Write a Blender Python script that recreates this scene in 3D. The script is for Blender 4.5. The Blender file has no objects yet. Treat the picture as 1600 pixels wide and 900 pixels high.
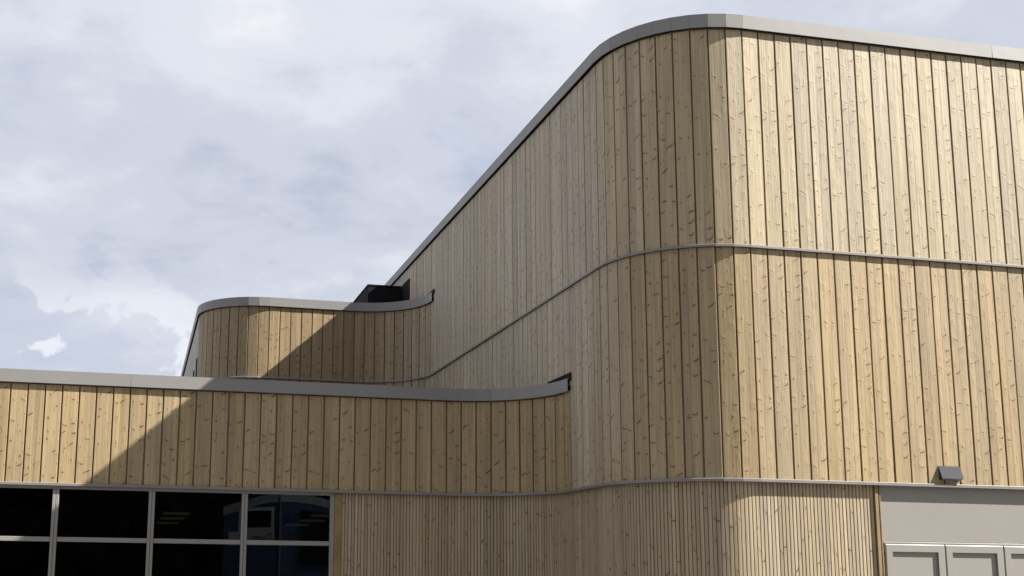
import bpy, bmesh, math, random
from mathutils import Vector, Matrix
from math import radians, sin, cos, pi

random.seed(11)
S = bpy.context.scene
COL = S.collection

# ------------------------------------------------------------------ camera
EYE = 1.75                                   # eye height above the paving
F_PX, YAW, PITCH, ROLL = 1830.18, 0.21417, 0.17051, 0.01150
CX, CY = 615.43, 576.60                      # principal point of the 1600x900 photo
cy_, sy_, cp_, sp_ = cos(YAW), sin(YAW), cos(PITCH), sin(PITCH)
fwd = Vector((sy_*cp_, cy_*cp_, sp_)); r0 = Vector((cy_, -sy_, 0)); u0 = r0.cross(fwd)
right = cos(ROLL)*r0 + sin(ROLL)*u0; up = -sin(ROLL)*r0 + cos(ROLL)*u0
cam = bpy.data.cameras.new('camera'); camo = bpy.data.objects.new('camera', cam); COL.objects.link(camo)
camo.matrix_world = Matrix(((right.x, up.x, -fwd.x, 0), (right.y, up.y, -fwd.y, 0),
                            (right.z, up.z, -fwd.z, EYE), (0, 0, 0, 1)))
cam.sensor_width = 36; cam.lens = F_PX/1600*36
cam.shift_x = (800-CX)/1600; cam.shift_y = (CY-450)/1600
cam.clip_start = 0.1; cam.clip_end = 2000
S.camera = camo

# ------------------------------------------------------------------ exposure, world, sun
S.view_settings.view_transform = 'Standard'; S.view_settings.look = 'None'
S.view_settings.exposure = 1.75; S.view_settings.gamma = 1.0; S.view_settings.use_curve_mapping = False
SUN_EL, SUN_AZ = radians(40.2), radians(69)   # azimuth measured from -Y towards +X
sd = Vector((cos(SUN_EL)*sin(SUN_AZ), -cos(SUN_EL)*cos(SUN_AZ), sin(SUN_EL)))
sl = bpy.data.lights.new('sun', 'SUN'); sl.energy = 5.0; sl.angle = radians(0.5); sl.color = (1.0, 0.955, 0.88)
so = bpy.data.objects.new('sun', sl); COL.objects.link(so)
so.rotation_euler = (-sd).to_track_quat('-Z', 'Y').to_euler(); so.location = (20, -10, 20)

W = bpy.data.worlds.new('World'); S.world = W; W.use_nodes = True


class NT:
    """small helper for node trees"""
    def __init__(self, tree):
        self.t = tree; tree.nodes.clear()

    def n(self, kind, ins=None, **props):
        nd = self.t.nodes.new(kind)
        for k, v in props.items(): setattr(nd, k, v)
        for k, v in (ins or {}).items():
            s = nd.inputs[k]
            if isinstance(v, bpy.types.NodeSocket): self.t.links.new(v, s)
            else: s.default_value = v
        return nd

    def m(self, op, a, b=0.0, c=None, clamp=False):
        nd = self.t.nodes.new('ShaderNodeMath'); nd.operation = op; nd.use_clamp = clamp
        for i, v in enumerate((a, b, c)):
            if v is None: continue
            if isinstance(v, bpy.types.NodeSocket): self.t.links.new(v, nd.inputs[i])
            else: nd.inputs[i].default_value = v
        return nd.outputs[0]

    def mix(self, fac, a, b, blend='MIX'):
        nd = self.t.nodes.new('ShaderNodeMix'); nd.data_type = 'RGBA'; nd.blend_type = blend
        for key, v in ((0, fac), (6, a), (7, b)):
            if isinstance(v, bpy.types.NodeSocket): self.t.links.new(v, nd.inputs[key])
            else: nd.inputs[key].default_value = v if key == 0 else (tuple(v)+(1,))[:4]
        return nd.outputs[2]

    def sstep(self, v, a, b, lo=0.0, hi=1.0):
        nd = self.t.nodes.new('ShaderNodeMapRange'); nd.interpolation_type = 'SMOOTHSTEP'
        self.t.links.new(v, nd.inputs[0])
        for i, q in enumerate((a, b, lo, hi)): nd.inputs[i+1].default_value = q
        return nd.outputs[0]

    def xyz(self, v):
        s = self.n('ShaderNodeSeparateXYZ', {0: v}); return s.outputs

    def comb(self, x, y, z):
        return self.n('ShaderNodeCombineXYZ', {0: x, 1: y, 2: z}).outputs[0]


def build_world():
    g = NT(W.node_tree)
    out = g.n('ShaderNodeOutputWorld')
    bg = g.n('ShaderNodeBackground', {'Strength': 0.1})
    g.t.links.new(bg.outputs[0], out.inputs[0])
    sky = g.n('ShaderNodeTexSky', sky_type='NISHITA', sun_disc=False)
    sky.sun_elevation = SUN_EL; sky.sun_rotation = math.atan2(sd.x, sd.y)
    d = g.n('ShaderNodeTexCoord').outputs['Generated']
    x, y, z = g.xyz(d)[0:3]
    zz = g.m('ADD', g.m('MAXIMUM', z, 0.0), 0.28)
    p = g.comb(g.m('DIVIDE', x, zz), g.m('DIVIDE', y, zz), g.m('MULTIPLY', z, 0.6))
    n1 = g.n('ShaderNodeTexNoise', {'Vector': p, 'Scale': 1.25, 'Detail': 9.0, 'Roughness': 0.55, 'Distortion': 0.15}).outputs[0]
    n2 = g.n('ShaderNodeTexNoise', {'Vector': p, 'Scale': 3.9, 'Detail': 9.0, 'Roughness': 0.58, 'Distortion': 0.2}).outputs[0]
    n4 = g.n('ShaderNodeTexNoise', {'Vector': p, 'Scale': 10.0, 'Detail': 8.0, 'Roughness': 0.6, 'Distortion': 0.3}).outputs[0]
    base = g.m('ADD', g.m('ADD', g.m('MULTIPLY', n1, 0.56), g.m('MULTIPLY', n2, 0.31)), g.m('MULTIPLY', n4, 0.13))
    ramp = g.n('ShaderNodeValToRGB', {0: base})
    cr = ramp.color_ramp; cr.interpolation = 'EASE'
    cr.elements[0].position = 0.36; cr.elements[0].color = (1.42, 1.56, 1.92, 1)
    e = cr.elements.new(0.465); e.color = (1.90, 2.00, 2.31, 1)
    e = cr.elements.new(0.545); e.color = (2.26, 2.34, 2.58, 1)
    cr.elements[-1].position = 0.64; cr.elements[-1].color = (2.80, 2.85, 2.95, 1)
    # puffy cumulus near the horizon
    p2 = g.comb(g.m('MULTIPLY', x, 13.0), g.m('MULTIPLY', y, 13.0), g.m('MULTIPLY', z, 16.0))
    n3 = g.n('ShaderNodeTexNoise', {'Vector': p2, 'Scale': 1.0, 'Detail': 9.0, 'Roughness': 0.55, 'Distortion': 0.2}).outputs[0]
    low = g.sstep(z, 0.27, 0.17)
    puff = g.m('MULTIPLY', g.m('MULTIPLY', g.sstep(n3, 0.515, 0.56), low), 0.7)
    c = g.mix(g.m('MULTIPLY', low, 0.30), ramp.outputs[0], (1.50, 1.68, 2.12))
    c = g.mix(puff, c, (2.80, 2.86, 3.0))
    cover = g.sstep(n2, 0.18, 0.42, 0.90, 1.0)
    c = g.mix(cover, sky.outputs[0], c)
    g.t.links.new(c, bg.inputs[0])


build_world()

# ------------------------------------------------------------------ materials
def material(name):
    m = bpy.data.materials.new(name); m.use_nodes = True
    g = NT(m.node_tree); out = g.n('ShaderNodeOutputMaterial')
    b = g.n('ShaderNodeBsdfPrincipled'); g.t.links.new(b.outputs[0], out.inputs[0])
    return m, g, b


def wood(name, half, cell_z, knot_len, knot_th, slope, groove=True, bump=1.0, knot_p=0.42):
    """spruce: tone per half board, streaks along the grain, crescent knots, brushed relief.
    The piece's own colour comes from the object colour."""
    m, g, b = material(name)
    co = g.n('ShaderNodeTexCoord').outputs['Object']
    oi = g.n('ShaderNodeObjectInfo')
    rnd = oi.outputs['Random']
    x, y, z = g.xyz(co)[0:3]
    off = g.m('MULTIPLY', rnd, 91.7)
    hx = g.m('DIVIDE', x, half)                                  # 0..1 first half, 1..2 second
    side = g.m('FLOOR', g.m('MULTIPLY', hx, 1.02))
    tone = g.n('ShaderNodeTexWhiteNoise', {'Vector': g.comb(side, off, 3.1)}, noise_dimensions='3D').outputs[0]
    # streaks along the grain
    gv = g.comb(g.m('MULTIPLY', x, 60.0), off, g.m('MULTIPLY', z, 0.7))
    st = g.n('ShaderNodeTexNoise', {'Vector': gv, 'Scale': 1.0, 'Detail': 4.0, 'Roughness': 0.6, 'Distortion': 0.3}).outputs[0]
    gv2 = g.comb(g.m('MULTIPLY', x, 260.0), off, g.m('MULTIPLY', z, 4.0))
    st2 = g.n('ShaderNodeTexNoise', {'Vector': gv2, 'Scale': 1.0, 'Detail': 2.0}).outputs[0]
    cl = g.n('ShaderNodeTexNoise', {'Vector': g.comb(g.m('MULTIPLY', x, 26.0), off, g.m('MULTIPLY', z, 1.3)), 'Scale': 1.0, 'Detail': 3.0}).outputs[0]
    # knots
    zo = g.m('ADD', g.m('DIVIDE', z, cell_z), off)
    vor = g.n('ShaderNodeTexVoronoi', {'Vector': g.comb(hx, zo, 0.0), 'Scale': 1.0, 'Randomness': 0.72}, voronoi_dimensions='2D')
    px, py, _ = g.xyz(vor.outputs['Position'])[0:3]
    cr_, cg_, cb_ = g.n('ShaderNodeSeparateColor', {0: vor.outputs['Color']}).outputs[0:3]
    dx = g.m('MULTIPLY', g.m('SUBTRACT', hx, px), half)
    dz = g.m('MULTIPLY', g.m('SUBTRACT', zo, py), cell_z)
    irr = g.n('ShaderNodeTexNoise', {'Vector': g.comb(g.m('MULTIPLY', x, 95.0), off, g.m('MULTIPLY', z, 60.0)), 'Scale': 1.0, 'Detail': 2.0}).outputs[0]
    wob = g.m('ADD', g.m('MULTIPLY', g.m('SUBTRACT', st, 0.5), 0.008), g.m('MULTIPLY', g.m('SUBTRACT', irr, 0.5), 0.012))
    k1 = g.m('MULTIPLY', g.m('SUBTRACT', cg_, 0.5), slope)
    k2 = g.m('MULTIPLY', g.m('SUBTRACT', g.m('FRACT', g.m('MULTIPLY', cb_, 5.7)), 0.32), 36.0)
    t = g.m('SUBTRACT', g.m('SUBTRACT', dz, g.m('MULTIPLY', k1, dx)), g.m('MULTIPLY', k2, g.m('MULTIPLY', dx, dx)))
    t = g.m('ADD', t, wob)
    th = g.m('MULTIPLY', g.m('ADD', cr_, 0.55), knot_th)
    ln = g.m('MULTIPLY', g.m('ADD', g.m('MULTIPLY', g.m('FRACT', g.m('MULTIPLY', cg_, 7.3)), 1.15), 0.3), knot_len)
    u = g.m('DIVIDE', dx, ln)
    asym = g.m('MULTIPLY', g.m('SUBTRACT', cb_, 0.5), 1.3)
    thu = g.m('MULTIPLY', th, g.m('MAXIMUM', g.m('ADD', g.m('SUBTRACT', 1.1, g.m('MULTIPLY', g.m('ABSOLUTE', u), 0.6)), g.m('MULTIPLY', asym, u)), 0.15))
    lin = g.sstep(g.m('DIVIDE', g.m('ABSOLUTE', t), thu), 0.30, 1.0, 1.0, 0.0)
    end = g.sstep(g.m('DIVIDE', g.m('ABSOLUTE', dx), ln), 0.55, 1.0, 1.0, 0.0)
    thr = g.m('SUBTRACT', 1.0-knot_p*0.72, g.m('MULTIPLY', g.m('FRACT', g.m('MULTIPLY', rnd, 37.0)), knot_p*0.5))
    keep = g.m('GREATER_THAN', cr_, thr)
    rad = g.m('ADD', 0.0035, g.m('MULTIPLY', g.m('FRACT', g.m('MULTIPLY', cb_, 9.1)), 0.0065))
    dist = g.m('ADD', g.m('SQRT', g.m('ADD', g.m('MULTIPLY', dx, dx), g.m('MULTIPLY', t, g.m('MULTIPLY', t, 0.8)))), g.m('MULTIPLY', g.m('SUBTRACT', irr, 0.5), 0.006))
    oval = g.sstep(g.m('DIVIDE', dist, rad), 0.45, 1.05, 1.0, 0.0)
    isov = g.m('LESS_THAN', g.m('FRACT', g.m('MULTIPLY', cr_, 31.0)), 0.38)
    stroke = g.m('MULTIPLY', lin, end)
    knot = g.m('MULTIPLY', g.m('ADD', g.m('MULTIPLY', oval, isov), g.m('MULTIPLY', stroke, g.m('SUBTRACT', 1.0, isov))), keep)
    # halo: the grain swells round a knot
    halo = g.m('MULTIPLY', g.sstep(g.m('DIVIDE', g.m('ABSOLUTE', t), th), 0.5, 6.0, 1.0, 0.0), g.m('MULTIPLY', end, keep))
    # pin knots
    vp = g.n('ShaderNodeTexVoronoi', {'Vector': g.comb(g.m('MULTIPLY', x, 22.0), g.m('ADD', g.m('MULTIPLY', z, 9.0), g.m('MULTIPLY', off, 1.7)), 0.0), 'Scale': 1.0}, voronoi_dimensions='2D')
    pin = g.m('MULTIPLY', g.sstep(vp.outputs['Distance'], 0.03, 0.12, 1.0, 0.0),
              g.sstep(g.n('ShaderNodeSeparateColor', {0: vp.outputs['Color']}).outputs[0], 0.70, 0.72))
    # colour
    base = oi.outputs['Color']
    v = g.m('ADD', 0.90, g.m('MULTIPLY', tone, 0.20))
    v = g.m('MULTIPLY', v, g.sstep(st, 0.25, 0.75, 0.80, 1.15))
    v = g.m('MULTIPLY', v, g.sstep(st2, 0.2, 0.8, 0.95, 1.05))
    v = g.m('MULTIPLY', v, g.sstep(cl, 0.3, 0.7, 0.89, 1.09))
    col = g.mix(1.0, base, g.n('ShaderNodeCombineColor', {0: v, 1: v, 2: v}).outputs[0], 'MULTIPLY')
    warm = g.mix(g.sstep(st, 0.55, 0.8, 0.0, 0.35), col, g.mix(1.0, col, (1.0, 0.86, 0.68), 'MULTIPLY'))
    col = g.mix(g.m('MULTIPLY', halo, 0.16), warm, g.mix(1.0, warm, (0.80, 0.62, 0.42), 'MULTIPLY'))
    dark = g.m('MULTIPLY', g.m('MAXIMUM', g.m('MULTIPLY', knot, g.m('ADD', 0.62, g.m('MULTIPLY', cg_, 0.38))), g.m('MULTIPLY', pin, 0.75)), oi.outputs['Alpha'])
    col = g.mix(dark, col, g.mix(1.0, col, (0.23, 0.17, 0.115), 'MULTIPLY'))
    g.t.links.new(col, b.inputs['Base Color'])
    b.inputs['Roughness'].default_value = 0.58
    b.inputs['Specular IOR Level'].default_value = 0.38
    # relief
    h = g.m('ADD', g.m('MULTIPLY', st, 0.0016), g.m('MULTIPLY', st2, 0.0006))
    wave = g.n('ShaderNodeTexNoise', {'Vector': g.comb(g.m('MULTIPLY', x, 14.0), off, g.m('MULTIPLY', z, 9.0)), 'Scale': 1.0, 'Detail': 2.0}).outputs[0]
    h = g.m('ADD', h, g.m('MULTIPLY', wave, 0.0012))
    h = g.m('ADD', h, g.m('MULTIPLY', g.m('SUBTRACT', g.m('MULTIPLY', halo, 0.9), knot), 0.0010))
    bp = g.n('ShaderNodeBump', {'Height': h, 'Strength': 0.75*bump, 'Distance': 1.0})
    g.t.links.new(bp.outputs[0], b.inputs['Normal'])
    return m


def plain(name, col, rough=0.5, noise=0.06, nscale=3.0, metallic=0.0, spec=0.5, bump=0.0, bscale=30.0, var=0.0):
    m, g, b = material(name)
    co = g.n('ShaderNodeTexCoord').outputs['Object']
    nz = g.n('ShaderNodeTexNoise', {'Vector': co, 'Scale': nscale, 'Detail': 5.0, 'Roughness': 0.6}).outputs[0]
    v = g.sstep(nz, 0.25, 0.75, 1-noise, 1+noise)
    if var:
        v = g.m('MULTIPLY', v, g.m('ADD', 1-var/2, g.m('MULTIPLY', g.n('ShaderNodeObjectInfo').outputs['Random'], var)))
    c = g.mix(1.0, col, g.n('ShaderNodeCombineColor', {0: v, 1: v, 2: v}).outputs[0], 'MULTIPLY')
    g.t.links.new(c, b.inputs['Base Color'])
    b.inputs['Roughness'].default_value = rough; b.inputs['Metallic'].default_value = metallic
    b.inputs['Specular IOR Level'].default_value = spec
    if bump:
        nb = g.n('ShaderNodeTexNoise', {'Vector': co, 'Scale': bscale, 'Detail': 3.0}).outputs[0]
        bp = g.n('ShaderNodeBump', {'Height': nb, 'Strength': 1.0, 'Distance': bump})
        g.t.links.new(bp.outputs[0], b.inputs['Normal'])
    return m


M_BOARD = wood('brushed_spruce_board', 0.069, 0.110, 0.029, 0.0072, 1.6, knot_p=0.58)
M_BATTEN = wood('brushed_spruce_batten', 0.05, 0.26, 0.04, 0.008, 2.6, bump=1.1, knot_p=0.42)
M_GROOVE = plain('dark_timber_groove', (0.2100, 0.1520, 0.0920), 0.8, 0.2, 6)
M_GROOVE2 = plain('timber_groove', (0.17, 0.12, 0.07), 0.8, 0.2, 6)
M_COPING = plain('grey_painted_aluminium', (0.1865, 0.1823, 0.1747), 0.42, 0.03, 1.5, bump=0.0035, bscale=1.6, var=0.08)
M_TRIM = plain('grey_flashing', (0.1680, 0.1596, 0.1495), 0.40, 0.08, 4, var=0.05)
M_BLACK = plain('black_membrane_and_shadow', (0.008, 0.008, 0.009), 0.8, 0.2, 5, spec=0.12)
M_FRAME = plain('grey_window_frame', (0.2016, 0.1932, 0.1806), 0.38, 0.04, 3)
M_DOOR = plain('light_grey_door_paint', (0.2150, 0.2050, 0.1830), 0.42, 0.03, 2, bump=0.0006, bscale=3)
M_CORNER = plain('yellow_pine_trim', (0.1900, 0.1300, 0.0550), 0.6, 0.18, 9)
M_LAMP = plain('dark_grey_lamp_metal', (0.045, 0.046, 0.052), 0.75, 0.04, 5, spec=0.08)
M_LAMPBLACK = plain('black_lamp_side', (0.02, 0.022, 0.028), 0.5, 0.05, 5)
M_GROUND = plain('asphalt_paving', (0.1050, 0.0960, 0.0840), 0.85, 0.18, 0.8, bump=0.003, bscale=60)
M_INSIDE = plain('dark_interior_paint', (0.018, 0.018, 0.02), 0.85, 0.1, 1, spec=0.2)
M_BLUE = plain('blue_kiosk_panel', (0.0260, 0.0500, 0.1300), 0.5, 0.08, 1)
M_GREYROOF = plain('grey_kiosk_roof', (0.3300, 0.3500, 0.3900), 0.5, 0.08, 1)
M_WHITE = plain('white_kiosk_frame', (0.5200, 0.5300, 0.5500), 0.45, 0.04, 1)
M_INK = plain('dark_blue_lettering', (0.012, 0.016, 0.04), 0.6, 0.05, 1)
M_LEAF = plain('dark_needles', (0.022, 0.034, 0.015), 0.8, 0.4, 0.5, spec=0.2)
M_ROOF = plain('grey_roof_felt', (0.09, 0.09, 0.09), 0.85, 0.15, 1)

m, g, b = material('window_glass')
tr = g.n('ShaderNodeBsdfTransparent', {0: (0.72, 0.76, 0.75, 1)}); gl = g.n('ShaderNodeBsdfGlossy', {'Roughness': 0.0})
fr = g.n('ShaderNodeFresnel', {'IOR': 1.52}); mx = g.n('ShaderNodeMixShader', {0: fr.outputs[0], 1: tr.outputs[0], 2: gl.outputs[0]})
g.t.links.new(mx.outputs[0], [n for n in g.t.nodes if n.type == 'OUTPUT_MATERIAL'][0].inputs[0]); M_GLASS = m
m, g, b = material('lit_lamp_panel')
b.inputs['Emission Color'].default_value = (1, 0.88, 0.70, 1); b.inputs['Emission Strength'].default_value = 0.0035
b.inputs['Base Color'].default_value = (0.07, 0.07, 0.07, 1); M_LIT = m

# ------------------------------------------------------------------ object helpers
def thing(name, label, cat, loc=(0, 0, 0), group=None):
    o = bpy.data.objects.new(name, None); COL.objects.link(o); o.location = loc; o.empty_display_size = 0.3
    o['label'] = label; o['category'] = cat
    if group: o['group'] = group
    return o


def wloc(o):
    v = Vector((0, 0, 0))
    while o: v += o.location; o = o.parent
    return v


def link(name, me, mat, parent=None, loc=(0, 0, 0), rotz=0.0, label=None, kind=None):
    """loc is a world position; parents are never rotated"""
    o = bpy.data.objects.new(name, me); COL.objects.link(o)
    if mat and not me.materials: me.materials.append(mat)
    if parent:
        o.parent = parent; o.location = Vector(loc)-wloc(parent)
    else: o.location = loc
    o.rotation_euler = (0, 0, rotz)
    if label: o['label'] = label
    if kind: o['kind'] = kind
    return o


def mesh(name, verts, faces, smooth=False):
    me = bpy.data.meshes.new(name); me.from_pydata([tuple(v) for v in verts], [], faces); me.update()
    if smooth:
        for p in me.polygons: p.use_smooth = True
    return me


class MB:
    def __init__(self): self.v = []; self.f = []

    def box(self, x0, y0, z0, x1, y1, z1):
        n = len(self.v)
        self.v += [(x0, y0, z0), (x1, y0, z0), (x1, y1, z0), (x0, y1, z0), (x0, y0, z1), (x1, y0, z1), (x1, y1, z1), (x0, y1, z1)]
        self.f += [tuple(n+i for i in q) for q in ((0, 3, 2, 1), (4, 5, 6, 7), (0, 1, 5, 4), (1, 2, 6, 5), (2, 3, 7, 6), (3, 0, 4, 7))]
        return self

    def poly_prism(self, pts, z0, z1):
        n = len(self.v); k = len(pts)
        self.v += [(p[0], p[1], z0) for p in pts]+[(p[0], p[1], z1) for p in pts]
        self.f += [tuple(n+i for i in range(k))[::-1], tuple(n+k+i for i in range(k))]
        for i in range(k):
            j = (i+1) % k; self.f.append((n+i, n+j, n+k+j, n+k+i))
        return self

    def add(self, verts, faces):
        n = len(self.v); self.v += list(verts); self.f += [tuple(n+i for i in f) for f in faces]; return self

    def me(self, name, bevel=0.0):
        me = mesh(name, self.v, self.f)
        if bevel:
            bm = bmesh.new(); bm.from_mesh(me)
            bmesh.ops.recalc_face_normals(bm, faces=bm.faces)
            bmesh.ops.bevel(bm, geom=list(bm.edges), offset=bevel, segments=1, affect='EDGES')
            bm.to_mesh(me); bm.free()
        return me


# ------------------------------------------------------------------ plan of the building
X1, Y1, Y3, Y2 = 3.8415, 8.370, 10.958, 16.0746         # side wall, hall front, low front wing, rear wing
R = 0.9269
ZL, ZM = EYE+0.7328, EYE+2.6269                          # lower and middle flashings
ZC1, ZT1 = EYE+4.505, EYE+4.622                          # coping of the tall hall
ZC3, ZT3 = EYE+1.6425, EYE+1.7595
ZC2, ZT2 = EYE+3.640, EYE+3.764


def arc(cx, cy, a0, a1, n, r=R):
    return [(cx+r*cos(radians(a0+(a1-a0)*i/n)), cy+r*sin(radians(a0+(a1-a0)*i/n))) for i in range(n+1)]


ARC_H = arc(X1+R, Y1+R, 180, 270, 10)                    # convex corner of the hall
ARC_F = arc(X1-R, Y3-R, 90, 0, 10)                       # concave, front wing into side wall
ARC_R = arc(X1-R, Y2-R, 90, 0, 10)                       # concave, rear wing into side wall
XS = 1.70-R
ARC_E = arc(1.70, Y2+R, 180, 270, 10)                    # convex corner of the rear wing


def line(a, b, n): return [(a[0]+(b[0]-a[0])*i/n, a[1]+(b[1]-a[1])*i/n) for i in range(n+1)]


def chain(*ps):
    out = [ps[0][0]]
    for p in ps:
        for q in p:
            if math.hypot(q[0]-out[-1][0], q[1]-out[-1][1]) > 1e-4: out.append(q)
    return out


FRONT_N = 24
HALL_FRONT = [(ARC_H[-1][0]+0.15*k, Y1) for k in range(FRONT_N+1)]
SIDE_UP = [(X1, ARC_H[0][1]+0.15*k) for k in range(64, -1, -1)]
SIDE_MID = line(ARC_R[-1], ARC_F[-1], 34)
SIDE_LOW = line(ARC_F[-1], ARC_H[0], 5)
WING_FRONT = [(ARC_F[0][0]-0.15072*k, Y3) for k in range(36, -1, -1)]
REAR_FRONT = line(ARC_E[-1], ARC_R[0], 8)
REAR_SIDE = [(XS, ARC_E[0][1]+0.15*k) for k in range(44, -1, -1)]

P_UP = chain(SIDE_UP, ARC_H, HALL_FRONT)                 # hall, upper storey
P_MIDH = chain(SIDE_LOW, ARC_H, HALL_FRONT)              # hall, middle storey below the wing roof end
P_WING = chain(WING_FRONT, ARC_F)
P_REAR = chain(ARC_E, REAR_FRONT, ARC_R)
P_LOW = chain(WING_FRONT, ARC_F, SIDE_LOW, ARC_H, HALL_FRONT)
P_MIDTRIM = chain(REAR_SIDE, ARC_E, REAR_FRONT, ARC_R, SIDE_MID, SIDE_LOW, ARC_H, HALL_FRONT)


def offset(path, d):
    """outward (to the right of travel) mitred offset"""
    out = []
    for i, p in enumerate(path):
        ns = []
        for a, c in ((i-1, i), (i, i+1)):
            if a < 0 or c >= len(path): continue
            dx, dy = path[c][0]-path[a][0], path[c][1]-path[a][1]; L = math.hypot(dx, dy); ns.append((dy/L, -dx/L))
        nx, ny = sum(n[0] for n in ns)/len(ns), sum(n[1] for n in ns)/len(ns)
        k = d/(nx*nx+ny*ny)
        out.append((p[0]+nx*k, p[1]+ny*k))
    return out


def strip(name, path, profile, closed=False, caps=True, trim=0.0):
    """sweep a profile of (outward offset, z) along a plan path"""
    cols = [(offset(path, o), z) for o, z in profile]
    verts = []; k = len(profile); n = len(path)
    for i in range(n):
        for (pp, z) in cols:
            x, y = pp[i]
            verts.append((x, y, z))
    if trim:
        for end, nb in ((0, 1), (n-1, n-2)):
            dx, dy = path[nb][0]-path[end][0], path[nb][1]-path[end][1]; L = math.hypot(dx, dy)
            for j in range(k):
                v = verts[end*k+j]; verts[end*k+j] = (v[0]+dx/L*trim, v[1]+dy/L*trim, v[2])
    faces = []
    rng = range(k) if closed else range(k-1)
    for i in range(n-1):
        for j in rng:
            a, c = i*k+j, i*k+(j+1) % k; faces.append((a, c, c+k, a+k))
    if closed and caps:
        faces.append(tuple(range(k))); faces.append(tuple((n-1)*k+j for j in range(k))[::-1])
    return mesh(name, verts, faces)


# ------------------------------------------------------------------ the building
ORI = Vector((X1+R, Y1, 0))
B = thing('timber_building', 'timber clad hall with curved corners, grey copings, stepped wings and dark windows', 'building', ORI)


def rel(me):
    me.transform(Matrix.Translation(-ORI)); return me


def bpart(name, me, mat, parent=None, **k):
    rel(me); return link(name, me, mat, parent or B, loc=ORI, **k)


BOARD_MESH = {}


def board_mesh(L, H):
    key = (round(L, 3), round(H, 3))
    if key in BOARD_MESH: return BOARD_MESH[key]
    gap, ch, t, mid = 0.0138, 0.0022, 0.0210, 0.455*L
    a, c = gap/2, L-gap/2
    prof = [(a, t), (a, ch), (a+ch, 0), (mid-0.0010, 0), (mid, 0.0008), (mid+0.0010, 0), (c-ch, 0), (c, ch), (c, t)]
    k = len(prof)
    v = [(x, y, 0) for x, y in prof]+[(x, y, H) for x, y in prof]
    f = [(i, i+1, k+i+1, k+i) for i in range(k-1)]
    f += [tuple(range(k))[::-1], tuple(range(k, 2*k))]
    me = mesh('board', v, f); me.materials.append(M_BOARD); BOARD_MESH[key] = me
    return me


def tint(base, jit=0.09, warm=0.045, kn=1.0):
    k = 1+random.uniform(-jit, jit); w = random.uniform(-warm, warm)
    return (base[0]*k, base[1]*k*(1-w*0.4), base[2]*k*(1-w*1.6), kn)


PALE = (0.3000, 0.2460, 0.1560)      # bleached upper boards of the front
SHEEN_GREY = (0.3920, 0.3360, 0.2500)      # side wall boards, grazing sheen painted in as grey
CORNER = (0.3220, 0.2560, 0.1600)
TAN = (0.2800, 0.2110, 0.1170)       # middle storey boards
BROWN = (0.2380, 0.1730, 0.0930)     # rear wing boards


def place_boards(path, z0, z1, base, parent, jit=0.065):
    for i in range(len(path)-1):
        p, q = path[i], path[i+1]
        L = math.hypot(q[0]-p[0], q[1]-p[1])
        ang = math.atan2(q[1]-p[1], q[0]-p[0])
        n = (sin(ang), -cos(ang)); pr = random.uniform(-0.0016, 0.0016)
        o = link('board', board_mesh(L, z1-z0), None, parent, (p[0]+n[0]*pr, p[1]+n[1]*pr, z0), ang+radians(random.uniform(-0.6, 0.6)))
        kn = 1.0
        bs = base
        if callable(base): bs, kn = base(i, 0.5*(p[0]+q[0]), 0.5*(p[1]+q[1]))
        o.color = tint(bs, jit, kn=kn)


def backing(name, path, z0, z1, label):
    return bpart('cladding', strip(name, path, [(-0.0215, z0), (-0.0215, z1), (-0.10, z1), (-0.10, z0)], closed=True), M_GROOVE, label=label)


c1 = backing('cladding', P_UP, ZM-0.05, ZC1+0.06, 'pale upper storey boarding of the tall hall')


def mixc(a, c, t): t = min(max(t, 0), 1); return tuple(a[k]+(c[k]-a[k])*t for k in range(3))


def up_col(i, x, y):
    if y > Y1+R*0.3: return mixc(CORNER, SHEEN_GREY, (y-Y1-R*0.3)/1.2), 0.9  # boards turn grey along the side, grazing sheen put into the colour
    return mixc(CORNER, PALE, (x-X1)/0.8), 1.0-0.22*min(max((x-X1-0.5)/0.5, 0), 1)  # knots painted fainter where raking sun hits the front


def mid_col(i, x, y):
    if y > Y1+R*0.4: return mixc(TAN, SHEEN_GREY, 0.55*(y-Y1-R*0.4)/(R*0.6)), 0.95  # grey sheen mixed into the tan round the corner
    return TAN, 1.0-0.15*min(max((x-X1-0.5)/0.5, 0), 1)  # knots painted fainter on the sunlit front here too


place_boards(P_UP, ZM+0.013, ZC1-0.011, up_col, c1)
c2 = backing('cladding', P_MIDH, ZL-0.004, ZM-0.052, 'tan middle storey boarding round the front corner')
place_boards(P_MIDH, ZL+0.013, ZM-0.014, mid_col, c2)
c3 = backing('cladding', chain(SIDE_MID), EYE+1.2, ZM-0.052, 'side wall boarding with painted grey sheen above the low wing roof')
place_boards(SIDE_MID, EYE+1.35, ZM-0.014, lambda i, x, y: (mixc(SHEEN_GREY, TAN, 0.25*(y-10)/5), 0.9), c3)
c4 = backing('cladding', P_WING, ZL-0.004, ZC3+0.06, 'tan boarding of the low front wing above the windows')
place_boards(P_WING, ZL+0.013, ZC3-0.011, TAN, c4)
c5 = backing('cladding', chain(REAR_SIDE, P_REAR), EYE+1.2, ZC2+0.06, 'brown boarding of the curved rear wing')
def rear_col(i, x, y):  # same brown wood, shading round the arcs painted as a shift to grey
    if x > X1-R: return mixc(BROWN, SHEEN_GREY, 0.85*((Y2-y)/R)**0.8 if y < Y2 else 0), 1.0
    if x < 1.70: return mixc(BROWN, SHEEN_GREY, 0.4*(y-Y2)/R), 1.0
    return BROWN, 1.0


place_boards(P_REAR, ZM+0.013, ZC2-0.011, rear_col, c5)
place_boards(P_REAR, EYE+1.35, ZM-0.014, rear_col, c5)
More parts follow.
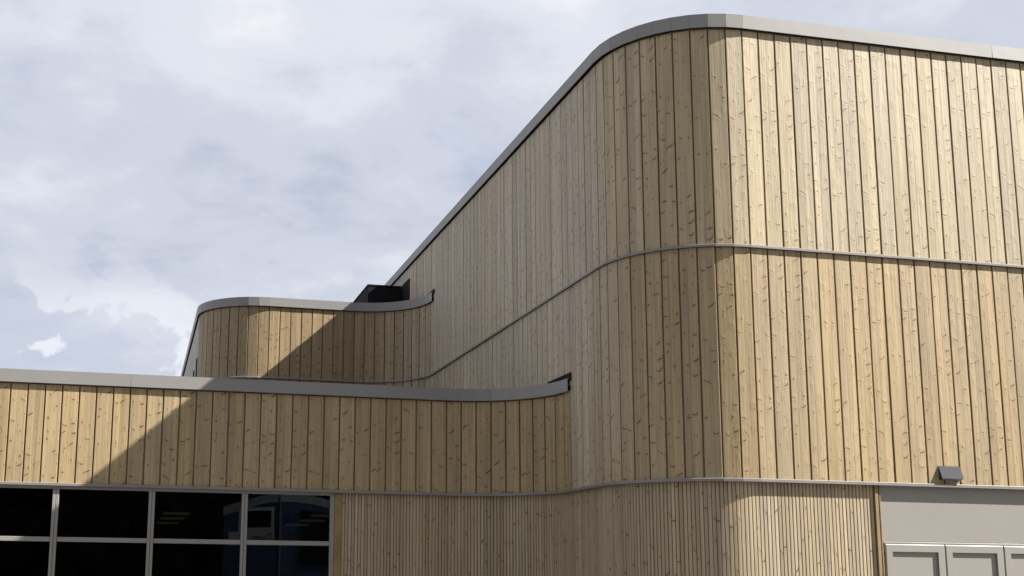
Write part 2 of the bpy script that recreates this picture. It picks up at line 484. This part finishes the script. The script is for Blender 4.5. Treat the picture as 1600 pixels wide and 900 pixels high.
# receding flank of the rear wing: too foreshortened to tell its boards apart
fl = MB()
for i in range(len(REAR_SIDE)-1):
    y1, y0 = REAR_SIDE[i][1], REAR_SIDE[i+1][1]
    for za, zb in ((EYE+1.35, ZM-0.014), (ZM+0.013, ZC2-0.011)):
        fl.box(XS, y0+0.005, za, XS+0.0265, y1-0.005, zb)
o = bpart('board_flank', fl.me('board_flank'), M_BOARD, c5, kind='stuff'); o.color = (0.36, 0.34, 0.31, 1)
# hall front beyond the frame
fr_ = MB()
for k in range(36):
    x = HALL_FRONT[-1][0]+0.15*k
    fr_.box(x+0.005, Y1, ZL+0.013, x+0.145, Y1+0.0265, ZM-0.014); fr_.box(x+0.005, Y1, ZM+0.013, x+0.145, Y1+0.0265, ZC1-0.011)
o = bpart('board_run', fr_.me('board_run'), M_BOARD, c1, kind='stuff'); o.color = TAN+(1,)
XEND = HALL_FRONT[-1][0]+0.15*36
bpart('rear_wall', MB().box(HALL_FRONT[-1][0]+0.002, Y1+0.0275, 0, XEND, Y1+0.10, ZC1+0.06).box(XEND-0.1, Y1+0.101, 0, XEND, 21, ZC1+0.06)
      .box(X1+0.017, 21.001, 0, XEND, 21.1, ZC1+0.06).box(XS+0.1, 23.5, 0, X1-0.1, 23.6, ZC2).me('rear_wall'), M_GROOVE)

# ---- lower storey battens
BAT = {}


def batten_mesh(L, H):
    key = (round(L, 4), round(H, 3))
    if key in BAT: return BAT[key]
    a, c, ch, t = 0.0024, L-0.0024, 0.0030, 0.011
    prof = [(a, t), (a, ch), (a+ch, 0), (c-ch, 0), (c, ch), (c, t)]; k = len(prof)
    v = [(x, y, 0) for x, y in prof]+[(x, y, H) for x, y in prof]
    f = [(i, i+1, k+i+1, k+i) for i in range(k-1)]+[tuple(range(k))[::-1], tuple(range(k, 2*k))]
    me = mesh('batten', v, f); me.materials.append(M_BATTEN); BAT[key] = me; return me


XW, XD = 1.900, 5.776                                   # window trim and door trim
BREC = 0.022                                             # battens sit this far behind the boards
low = chain([(XW, Y3), ARC_F[0]], arc(X1-R, Y3-R, 90, 0, 46), [ARC_F[-1], ARC_H[0]], arc(X1+R, Y1+R, 180, 270, 46), [ARC_H[-1], (XD, Y1)])
lowo = offset(low, -BREC)


def resample(path, step):
    L = [0]
    for i in range(len(path)-1): L.append(L[-1]+math.hypot(path[i+1][0]-path[i][0], path[i+1][1]-path[i][1]))
    n = int(round(L[-1]/step)); out = []; j = 0
    for i in range(n+1):
        s = L[-1]*i/n
        while j < len(L)-2 and L[j+1] < s: j += 1
        u = (s-L[j])/(L[j+1]-L[j]); out.append((path[j][0]+u*(path[j+1][0]-path[j][0]), path[j][1]+u*(path[j+1][1]-path[j][1])))
    return out


PB = resample(lowo, 0.0315)
cb = bpart('batten_cladding', strip('batten_cladding', PB, [(-0.0115, 0.05), (-0.0115, ZL+0.2), (-0.10, ZL+0.2), (-0.10, 0.05)], closed=True), M_GROOVE2,
           label='narrow vertical battens of the ground storey')
STEP = math.hypot(PB[1][0]-PB[0][0], PB[1][1]-PB[0][1])
BT = (0.3100, 0.2500, 0.1650)
shade = 1.0
for i in range(len(PB)-1):
    p, q = PB[i], PB[i+1]
    if i % 4 == 0: shade = random.uniform(0.93, 1.07)
    ang = math.atan2(q[1]-p[1], q[0]-p[0])
    o = link('batten', batten_mesh(STEP, ZL-0.012-0.08), None, cb, (p[0], p[1], 0.08), ang)
    t_ = tint(BT, 0.10); o.color = (t_[0]*shade, t_[1]*shade, t_[2]*shade, 1)


# ---- copings: black strip painting the shadow under the fascia, cap, fascia sections
def coping(path, zc, zt, start_breaks, label, proud=0.030, lens=2.4):
    cap = bpart('coping', strip('coping', path, [(proud-0.004, zt-0.001), (proud-0.004, zt-0.004), (-0.34, zt-0.024), (-0.34, zt-0.012)], closed=True), M_COPING, label=label)
    bpart('coping_shadow_strip', strip('coping_shadow_strip', path, [(0.0195, zc+0.008), (0.0195, zc+0.05), (-0.014, zc+0.05), (-0.014, zc+0.008)], closed=True), M_BLACK, cap)
    # fascia sections
    breaks = [0]; acc = 0.0
    for i in range(1, len(path)):
        acc += math.hypot(path[i][0]-path[i-1][0], path[i][1]-path[i-1][1])
        if i in start_breaks or acc >= lens or i == len(path)-1:
            breaks.append(i); acc = 0.0
    for a, c in zip(breaks[:-1], breaks[1:]):
        lo, hi = max(a-1, 0), min(c+1, len(path)-1)
        sub = path[lo:hi+1]
        pr = [(proud, zc), (proud, zt), (proud-0.02, zt+0.0015), (proud-0.02, zt-0.0075), (proud-0.003, zt-0.0085), (proud-0.003, zc+0.004), (0.021, zc+0.004), (0.021, zc)]
        pr = [(o_+random.uniform(-0.0006, 0.0006) if 0 else o_, z_) for o_, z_ in pr]
        cols = [offset(sub, o_) for o_, _ in pr]; k = len(pr)
        verts = []; n = c-a+1
        for i in range(a, c+1):
            for j, (_, z_) in enumerate(pr):
                x, y = cols[j][i-lo]; verts.append([x, y, z_])
        for e, nb in ((0, 1), (n-1, n-2)):
            d = Vector(verts[nb*k])-Vector(verts[e*k]); d.normalize()
            for j in range(k):
                for q in range(2): verts[e*k+j][q] += d[q]*0.0008
        tl = random.uniform(-0.0016, 0.0016)                    # each folded piece sits at its own slight tilt
        base_n = Vector(verts[0])-Vector((offset(sub, proud-0.1)[a-lo][0], offset(sub, proud-0.1)[a-lo][1], verts[0][2])); base_n.normalize()
        for i in range(n):
            for j in (0, 7):
                verts[i*k+j][0] += base_n.x*tl; verts[i*k+j][1] += base_n.y*tl
        faces = []
        for i in range(n-1):
            for j in range(k):
                p_, q_ = i*k+j, i*k+(j+1) % k; faces.append((p_, q_, q_+k, p_+k))
        faces += [tuple(range(k)), tuple((n-1)*k+j for j in range(k))[::-1]]
        bpart('fascia', mesh('fascia', verts, faces), M_COPING, cap)
    return cap


CUP = chain(SIDE_UP, ARC_H, HALL_FRONT, [(XEND, Y1)])
nS = len(SIDE_UP)-1
coping(CUP, ZC1, ZT1, {nS+k for k in range(0, 11)}, 'top coping of the tall hall with faceted corner')
CW = chain(WING_FRONT, ARC_F)
nW = len(WING_FRONT)-1
coping(CW, ZC3, ZT3, {nW+k for k in (3, 6, 9)}, 'coping of the low front wing curving into the side wall')
CRW = chain(REAR_SIDE, ARC_E, REAR_FRONT, ARC_R)
nR = len(REAR_SIDE)-1
coping(CRW, ZC2, ZT2, {nR+k for k in (0, 1, 2, 3, 8, 9, 10)} | {nR+18+k for k in (0, 5, 9)}, 'coping of the curved rear wing')

# ---- drip flashings
def flashing(path, z, h, proud, label):
    pr = [(-0.014, z-h/2), (proud-0.006, z-h/2-0.003), (proud, z-h/2-0.003), (proud, z+h/2-0.004), (proud-0.004, z+h/2), (-0.014, z+h/2+0.004)]
    return bpart('drip_flashing', strip('drip_flashing', path, pr, closed=True), M_TRIM, label=label)


PM = chain(P_MIDTRIM, [(XEND, Y1)]); PL = chain(P_LOW, [(XEND, Y1)])
flashing(PM, ZM, 0.0185, 0.022, 'thin grey flashing at mid height')
flashing(PL, ZL, 0.0220, 0.024, 'grey drip flashing over the ground storey')

# ---- roofs and black membrane upstands
rw = chain(WING_FRONT, ARC_F)
rin = offset(rw, -0.12)
roof = MB().poly_prism([(rin[0][0], 15.9), (rin[0][0], Y3+0.12)]+rin[1:]+[(X1-0.02, 15.9)], EYE+1.50, EYE+1.56)
inner = offset(CRW, -0.12)
roof.poly_prism(inner+[(X1+0.02, 23.4)], EYE+3.48, EYE+3.55)
ih = offset(CUP, -0.12)
roof.poly_prism(ih+[(XEND-0.12, 20.9), (ih[0][0], 20.9)], ZC1-0.12, ZC1-0.02)
bpart('roof', roof.me('roof'), M_ROOF, label='flat felt roofs behind the copings')
for (ya, yb, zb, zt) in ((ARC_F[-1][1]-0.034, 10.62, ZT3-0.02, EYE+1.812), (ARC_R[-1][1]-0.05, 15.45, ZT2-0.02, EYE+3.80), (16.61, 17.139, EYE+3.551, EYE+4.318)):
    bpart('roof_upstand', MB().box(X1-0.012, ya, zb, X1-0.002, yb, zt).me('roof_upstand'), M_BLACK)

# rear wing flank: two narrow dark slot windows
for (ya, yb, za, zb) in ((17.05, 17.22, 2.2, 3.03), (17.86, 18.06, 2.2, 2.98)):
    s = bpart('slot_window', MB().box(XS-0.012, ya, EYE+za, XS-0.001, yb, EYE+zb).me('slot_window'), M_BLACK)

# ---- window band in the low wing
WX0, WX1, WZ0, WZ1 = -2.43, 1.828, 0.55, EYE+0.722
GY = Y3+0.045
win = bpart('window', MB().box(WX0, Y3+0.012, WZ1-0.030, WX1, Y3+0.075, WZ1-0.0005).box(WX0, Y3+0.012, WZ0, WX1, Y3+0.075, WZ0+0.05)
            .box(WX1-0.040, Y3+0.012, WZ0+0.0505, WX1, Y3+0.075, WZ1-0.0305).box(WX0, Y3+0.012, WZ0+0.0505, WX0+0.04, Y3+0.075, WZ1-0.0305).me('window', 0.003), M_FRAME,
            label='dark ribbon window with grey frames')
MUL = [-1.555, -0.708, 0.139, 0.985]
xs = [WX0+0.04]+MUL+[WX1-0.04]
for mxx in MUL:
    bpart('mullion', MB().box(mxx-0.028, Y3+0.008, WZ0+0.0505, mxx-0.0012, Y3+0.072, WZ1-0.0305).box(mxx+0.0012, Y3+0.008, WZ0+0.0505, mxx+0.028, Y3+0.072, WZ1-0.0305).me('mullion', 0.003), M_FRAME, win)
TZ = EYE+0.243
for a, c in zip(xs[:-1], xs[1:]):
    a2 = a+(0.0285 if a in MUL else 0.0005); c2 = c-(0.0285 if c in MUL else 0.0005)
    bpart('transom', MB().box(a2, Y3+0.014, TZ-0.021, c2, Y3+0.070, TZ+0.021).me('transom', 0.003), M_FRAME, win)
    for za, zb in ((WZ0+0.0505, TZ-0.0215), (TZ+0.0215, WZ1-0.0305)):
        bpart('pane', MB().box(a2, GY, za, c2, GY+0.006, zb).me('pane'), M_GLASS, win)
bpart('corner_trim', MB().box(WX1+0.001, Y3+0.006, 0.05, XW-0.001, Y3+0.05, ZL-0.014).me('corner_trim', 0.002), M_CORNER, label='yellowish pine board beside the window')
bpart('wall', MB().box(-2.6, Y3+0.03, 0, WX1, Y3+0.10, WZ0-0.001).box(-2.6, Y3+0.03, WZ0, WX0-0.001, Y3+0.1, ZL-0.06).me('wall'), M_GROOVE)
bpart('interior', MB().box(-2.6, 11.06, -0.02, X1-0.15, 18, 0.0).box(-2.6, 18.001, 0, X1-0.15, 18.1, 2.599).box(-2.7, 11.06, 0, -2.601, 18, 2.599)
      .box(X1-0.149, 11.06, 0, X1-0.11, 18, 2.599).box(-2.75, 11.0, 2.60, X1-0.10, 18.2, 2.68).me('interior'), M_INSIDE, label='dark room behind the window')

# ---- grey door set at the right
DY = Y1+0.030
door = thing('unused', 'x', 'x') if 0 else None
dx0 = 5.832
dr = bpart('door', MB().box(dx0+0.004, DY+0.012, 0.02, dx0+1.60, DY+0.05, EYE+0.262).me('door'), M_DOOR, label='light grey panelled door under a plain grey panel')
bpart('transom_panel', MB().box(dx0, DY, EYE+0.275, dx0+1.62, DY+0.03, ZL+0.2).me('transom_panel', 0.004), M_DOOR, dr)
bpart('head_rail', MB().box(dx0+0.008, DY-0.010, EYE+0.2585, dx0+1.62, DY+0.02, EYE+0.2745).me('head_rail', 0.003), M_DOOR, dr)


def door_frame(xa, xb, zt):
    """a mitred frame round a sunk panel"""
    w, dpt = 0.062, 0.030
    o_ = [(xa, zt), (xb, zt), (xb, 0.03), (xa, 0.03)]; i_ = [(xa+w, zt-w), (xb-w, zt-w), (xb-w, 0.03+w), (xa+w, 0.03+w)]
    mbx = MB(); y0 = DY-0.012
    v = [(x, y0+0.006, z) for x, z in o_]+[(x+(0.008 if x == xa else -0.008), y0, z+(-0.008 if z == zt else 0.008)) for x, z in o_] + \
        [(x, y0, z) for x, z in i_]+[(x, y0+dpt, z) for x, z in i_]+[(x, y0+dpt, z) for x, z in o_]
    f = []
    for j in range(4):
        n = (j+1) % 4
        for lv in range(3): f.append((lv*4+j, lv*4+n, (lv+1)*4+n, (lv+1)*4+j))
        f.append((j, 16+j, 16+n, n))
    mbx.add(v, f)
    return mbx.me('door_frame'), MB().box(xa+w+0.0005, DY+0.006, 0.03+w, xb-w-0.0005, DY+0.011, zt-w).me('door_panel')


for k in range(3):
    fm, pm = door_frame(dx0+0.022+k*0.545, dx0+0.022+k*0.545+0.54, EYE+0.2575)
    bpart('door_frame', fm, M_DOOR, dr); bpart('door_panel', pm, M_DOOR, dr)
for (xa, xb, pr_) in ((XD+0.001, XD+0.030, 0.004), (XD+0.0305, XD+0.041, 0.016), (XD+0.0415, XD+0.054, 0.009)):
    bpart('corner_trim', MB().box(xa, Y1+pr_, 0.05, xb, Y1+0.06, ZL-0.014).me('corner_trim', 0.002), M_CORNER, label='yellowish pine corner boards beside the grey door' if xb < XD+0.031 else None)
bpart('hinge', MB().box(dx0+0.006, DY-0.016, EYE+0.185, dx0+0.020, DY+0.0, EYE+0.245).me('hinge', 0.002), M_LAMPBLACK, dr)
bpart('door_recess', MB().box(dx0, DY+0.055, 0, XEND-0.11, DY+0.06, ZL+0.2).me('door_recess'), M_GROOVE)

# ------------------------------------------------------------------ things on and round the building
bx = thing('rooftop_box', 'low black rooftop box behind the curved coping beside the tall side wall', 'rooftop unit', (3.55, 17.6, EYE+3.55))
bo = Vector((3.55, 17.6, EYE+3.55))
me = MB().box(3.309, 17.14, EYE+3.55, X1-0.013, 19.2, EYE+4.295).me('casing', 0.004); me.transform(Matrix.Translation(-bo)); link('casing', me, M_BLACK, bx, bo)
me = MB().box(3.300, 17.132, EYE+4.2955, X1-0.0135, 19.21, EYE+4.318).me('lid', 0.003); me.transform(Matrix.Translation(-bo)); link('lid', me, M_BLACK, bx, bo)

lx, lz = 6.366, EYE+0.778
lo = Vector((lx+0.1, Y1, lz))
lamp = thing('wall_lamp', 'dark grey wedge shaped lamp fixed to the boards above the grey door', 'wall lamp', lo)
tri = [(-0.0985, -0.0015, 0), (-0.0985, -0.046, 0.010), (-0.0985, -0.004, 0.112), (-0.0985, -0.0015, 0.112)]
sidef = [(0, 1, 2, 3)]
k = len(tri)
v = tri+[(0.0985, y, z) for _, y, z in tri]
me = mesh('lamp_housing', v, [(3, 2, 1, 0), (4, 5, 6, 7)]+[(i, (i+1) % 4, 4+(i+1) % 4, 4+i) for i in range(4)])
link('lamp_housing', me, M_LAMPBLACK, lamp, lo)
v = [(-0.1, -0.0475, 0.008), (0.1, -0.0475, 0.008), (0.1, -0.0050, 0.1135), (-0.1, -0.0050, 0.1135), (-0.1, -0.0450, 0.008), (0.1, -0.0450, 0.008), (0.1, -0.0042, 0.1125), (-0.1, -0.0042, 0.1125),
     (-0.1, -0.002, 0.1140), (0.1, -0.002, 0.1140), (0.1, -0.002, 0.1125), (-0.1, -0.002, 0.1125)]
link('lamp_front', mesh('lamp_front', v, [(0, 1, 2, 3), (7, 6, 5, 4), (0, 4, 5, 1), (1, 5, 6, 2), (0, 3, 7, 4), (3, 2, 9, 8), (8, 9, 10, 11), (11, 10, 6, 7), (2, 6, 10, 9), (3, 8, 11, 7)]), M_LAMP, lamp, lo)
link('lamp_glass', mesh('lamp_glass', [(-0.09, -0.040, 0.0060), (0.09, -0.040, 0.0060), (0.09, -0.008, -0.0025), (-0.09, -0.008, -0.0025)], [(0, 1, 2, 3)]), M_FRAME, lamp, lo)

# ceiling lamps seen through the glass
first = None
LB = [(0.46, 13.97, 'through the middle pane, nearest of its row'), (0.46, 15.35, 'through the middle pane, second of its row'), (0.45, 16.95, 'through the middle pane, farthest of its row'),
      (2.18, 13.75, 'through the right pane, nearest of its row'), (2.25, 15.18, 'through the right pane, second of its row'), (2.26, 16.72, 'through the right pane, farthest of its row')]
for (xx, yy, lab) in LB:
    t = thing('ceiling_lamp', 'thin dim ceiling lamp seen '+lab, 'ceiling lamp', (xx, yy, EYE+0.62), 'ceiling lamps in the dark room')
    if first is None:
        first = (MB().box(-0.155, -0.13, 0.0, 0.155, 0.13, 0.02).me('lamp_body', 0.003), MB().box(-0.145, -0.12, -0.004, 0.145, 0.12, -0.0005).me('diffuser'),
                 MB().box(-0.004, -0.004, 0.0205, 0.004, 0.004, 0.25).me('hanger'))
    for nm, me_, mt in zip(('lamp_body', 'diffuser', 'hanger'), first, (M_LIT, M_LIT, M_LAMPBLACK)):
        link(nm, me_, mt, t, (xx, yy, EYE+0.62))

# ground
S_ = 400
link('ground', mesh('ground', [(-S_, -S_, 0), (S_, -S_, 0), (S_, S_, 0), (-S_, S_, 0)], [(0, 1, 2, 3)]), M_GROUND, kind='structure')

# blue kiosk behind the photographer, mirrored in the glass
A, Bk, C, D = Vector((2.30, -9.6)), Vector((3.59, -8.05)), Vector((6.3, -9.3)), Vector((5.0, -10.9))
ko = Vector((4.3, -9.5, 0))
ks = thing('kiosk', 'blue kiosk with arched grey roof and white framed window mirrored in the glass', 'kiosk', ko)


def topz(s):                                             # arched roof line along A-B-C
    return EYE+1.62+0.32*sin(pi*min(max(s/0.86, 0), 1))


def kpart(nm, verts, faces, mat, parent=None):
    me_ = mesh(nm, [Vector(v_)-ko for v_ in verts], faces); return link(nm, me_, mat, parent or ks, ko)


def wallsheet(P, Q, s0, s1, z0f, z1f, n=12):
    v = []; f = []
    for i in range(n+1):
        u = i/n; p = P.lerp(Q, u); s = s0+(s1-s0)*u
        v += [(p.x, p.y, z0f(s)), (p.x, p.y, z1f(s))]
        if i: f.append((2*i-2, 2*i, 2*i+1, 2*i-1))
    return v, f


cmid = 0.36
segs = [(A, Bk, 0, cmid), (Bk, C, cmid, 1), (C, D, 1, 1), (D, A, 0, 0)]
mbk = MB(); mbf = MB()
for (P, Q, s0, s1) in segs:
    v, f = wallsheet(P, Q, s0, s1, lambda s: 0.0, lambda s: topz(s)-0.22); mbk.add(v, f)
    n2 = (Q-P).normalized(); nn = Vector((-n2.y, n2.x)) if (Vector((-n2.y, n2.x)).dot((P+Q)/2-Vector((4.3, -9.5))) > 0) else Vector((n2.y, -n2.x))
    v, f = wallsheet(P+nn*0.04, Q+nn*0.04, s0, s1, lambda s: topz(s)-0.22, topz); mbf.add(v, f)
kpart('kiosk_wall', mbk.v, mbk.f, M_BLUE)
cv = []; cf = []
for i in range(13):
    u = i/12; s = u
    p = A.lerp(Bk, s/cmid) if s < cmid else Bk.lerp(C, (s-cmid)/(1-cmid)); q = D.lerp(D, 0) if 0 else A.lerp(D, 0.5).lerp(D, s)
    cv += [(p.x, p.y, topz(s)), (q.x, q.y, topz(s))]
    if i: cf.append((2*i-2, 2*i, 2*i+1, 2*i-1))
mbf.add(cv, cf)
kpart('kiosk_roof', mbf.v, mbf.f, M_GREYROOF)
dirl = (Bk-A).normalized(); nl = Vector((-dirl.y, dirl.x))
if nl.y < 0: nl = -nl
LL = (Bk-A).length


def onface(u, z, out): p = A+dirl*u+nl*out; return (p.x, p.y, EYE+z)


def quadbox(u0, u1, z0, z1, o0, o1):
    v = [onface(u, z, o_) for o_ in (o0, o1) for u, z in ((u0, z0), (u1, z0), (u1, z1), (u0, z1))]
    return v, [(0, 3, 2, 1), (4, 5, 6, 7), (0, 1, 5, 4), (1, 2, 6, 5), (2, 3, 7, 6), (3, 0, 4, 7)]


wf = MB()
u0, u1, z0, z1 = 0.30*LL, 0.93*LL, 0.97, 1.58
for q in ((u0, u1, z1-0.09, z1), (u0, u1, z0, z0+0.09), (u0, u0+0.1, z0+0.091, z1-0.091), (u1-0.1, u1, z0+0.091, z1-0.091)):
    wf.add(*quadbox(*q, 0.002, 0.05))
wfo = kpart('window_frame', wf.v, wf.f, M_WHITE)
kpart('window_pane', *quadbox(u0+0.1, u1-0.1, z0+0.091, z1-0.091, 0.004, 0.012), M_BLACK)
kpart('sign_board', *quadbox(0.12*LL, 0.94*LL, 0.60, 0.965, 0.002, 0.045), M_WHITE)
kpart('corner_post', [(p_.x, p_.y, z) for z in (0, topz(cmid)) for p_ in (Bk+Vector((-0.05, 0.0)), Bk+Vector((0, 0.06)), Bk+Vector((0.06, 0.0)))],
      [(0, 1, 4, 3), (1, 2, 5, 4), (3, 4, 5)], M_INK)
pB = Bk.lerp(C, 0.22); pC = Bk.lerp(C, 0.62); nr = Vector((-(C-Bk).y, (C-Bk).x)).normalized()
if nr.y < 0: nr = -nr
kpart('kiosk_opening', [(p_.x+nr.x*o_, p_.y+nr.y*o_, EYE+z_) for o_ in (0.004, 0.012) for p_, z_ in ((pB, 0.1), (pC, 0.1), (pC, 1.44), (pB, 1.52))],
      [(0, 3, 2, 1), (4, 5, 6, 7), (0, 1, 5, 4), (1, 2, 6, 5), (2, 3, 7, 6), (3, 0, 4, 7)], M_BLACK)
fc = bpy.data.curves.new('lettering', 'FONT'); fc.body = 'Dunm'; fc.size = 0.30; fc.extrude = 0.004; fc.align_x = 'LEFT'
fo = bpy.data.objects.new('lettering', fc)
tm = bpy.data.meshes.new_from_object(fo); bpy.data.objects.remove(fo)
xd = -dirl                                               # reads from the corner towards the far end, seen from outside
pt = Vector(onface(0.90*LL, 0.70, 0.048))
tm.transform(Matrix(((xd.x, 0, nl.x, 0), (xd.y, 0, nl.y, 0), (0, 1, 0, 0), (0, 0, 0, 1))))
link('lettering', tm, M_INK, ks, pt)

# added unseen belt of trees, hides the sky so the glass mirrors dark
rv = []; rf = []
rr = random.Random(5)
for i in range(15000):
    x = rr.uniform(-34, 40); top = 10.5+2.2*sin(x*0.9)+1.4*sin(x*2.3+1); z = rr.random()**0.8*top; y = -34+rr.uniform(-2.5, 2.5)*(1-0.5*z/top)
    s = rr.uniform(0.35, 0.9); a = rr.uniform(0, 6.28); b_ = rr.uniform(-0.9, 0.9)
    e1 = Vector((cos(a), sin(a)*0.5, b_)).normalized()*s; e2 = Vector((-sin(a)*0.3, 0.4, 1)).normalized()*s*0.7
    c_ = Vector((x, y, z+0.2)); n = len(rv)
    rv += [c_-e1-e2, c_+e1-e2*0.6, c_+e1*0.7+e2, c_-e1*0.8+e2*0.8]; rf.append((n, n+1, n+2, n+3))
t = link('added_tree_belt', mesh('added_tree_belt', rv, rf), M_LEAF, kind='stuff')
t['label'] = 'added unseen belt of trees that keeps the window reflection dark'; t['category'] = 'trees'
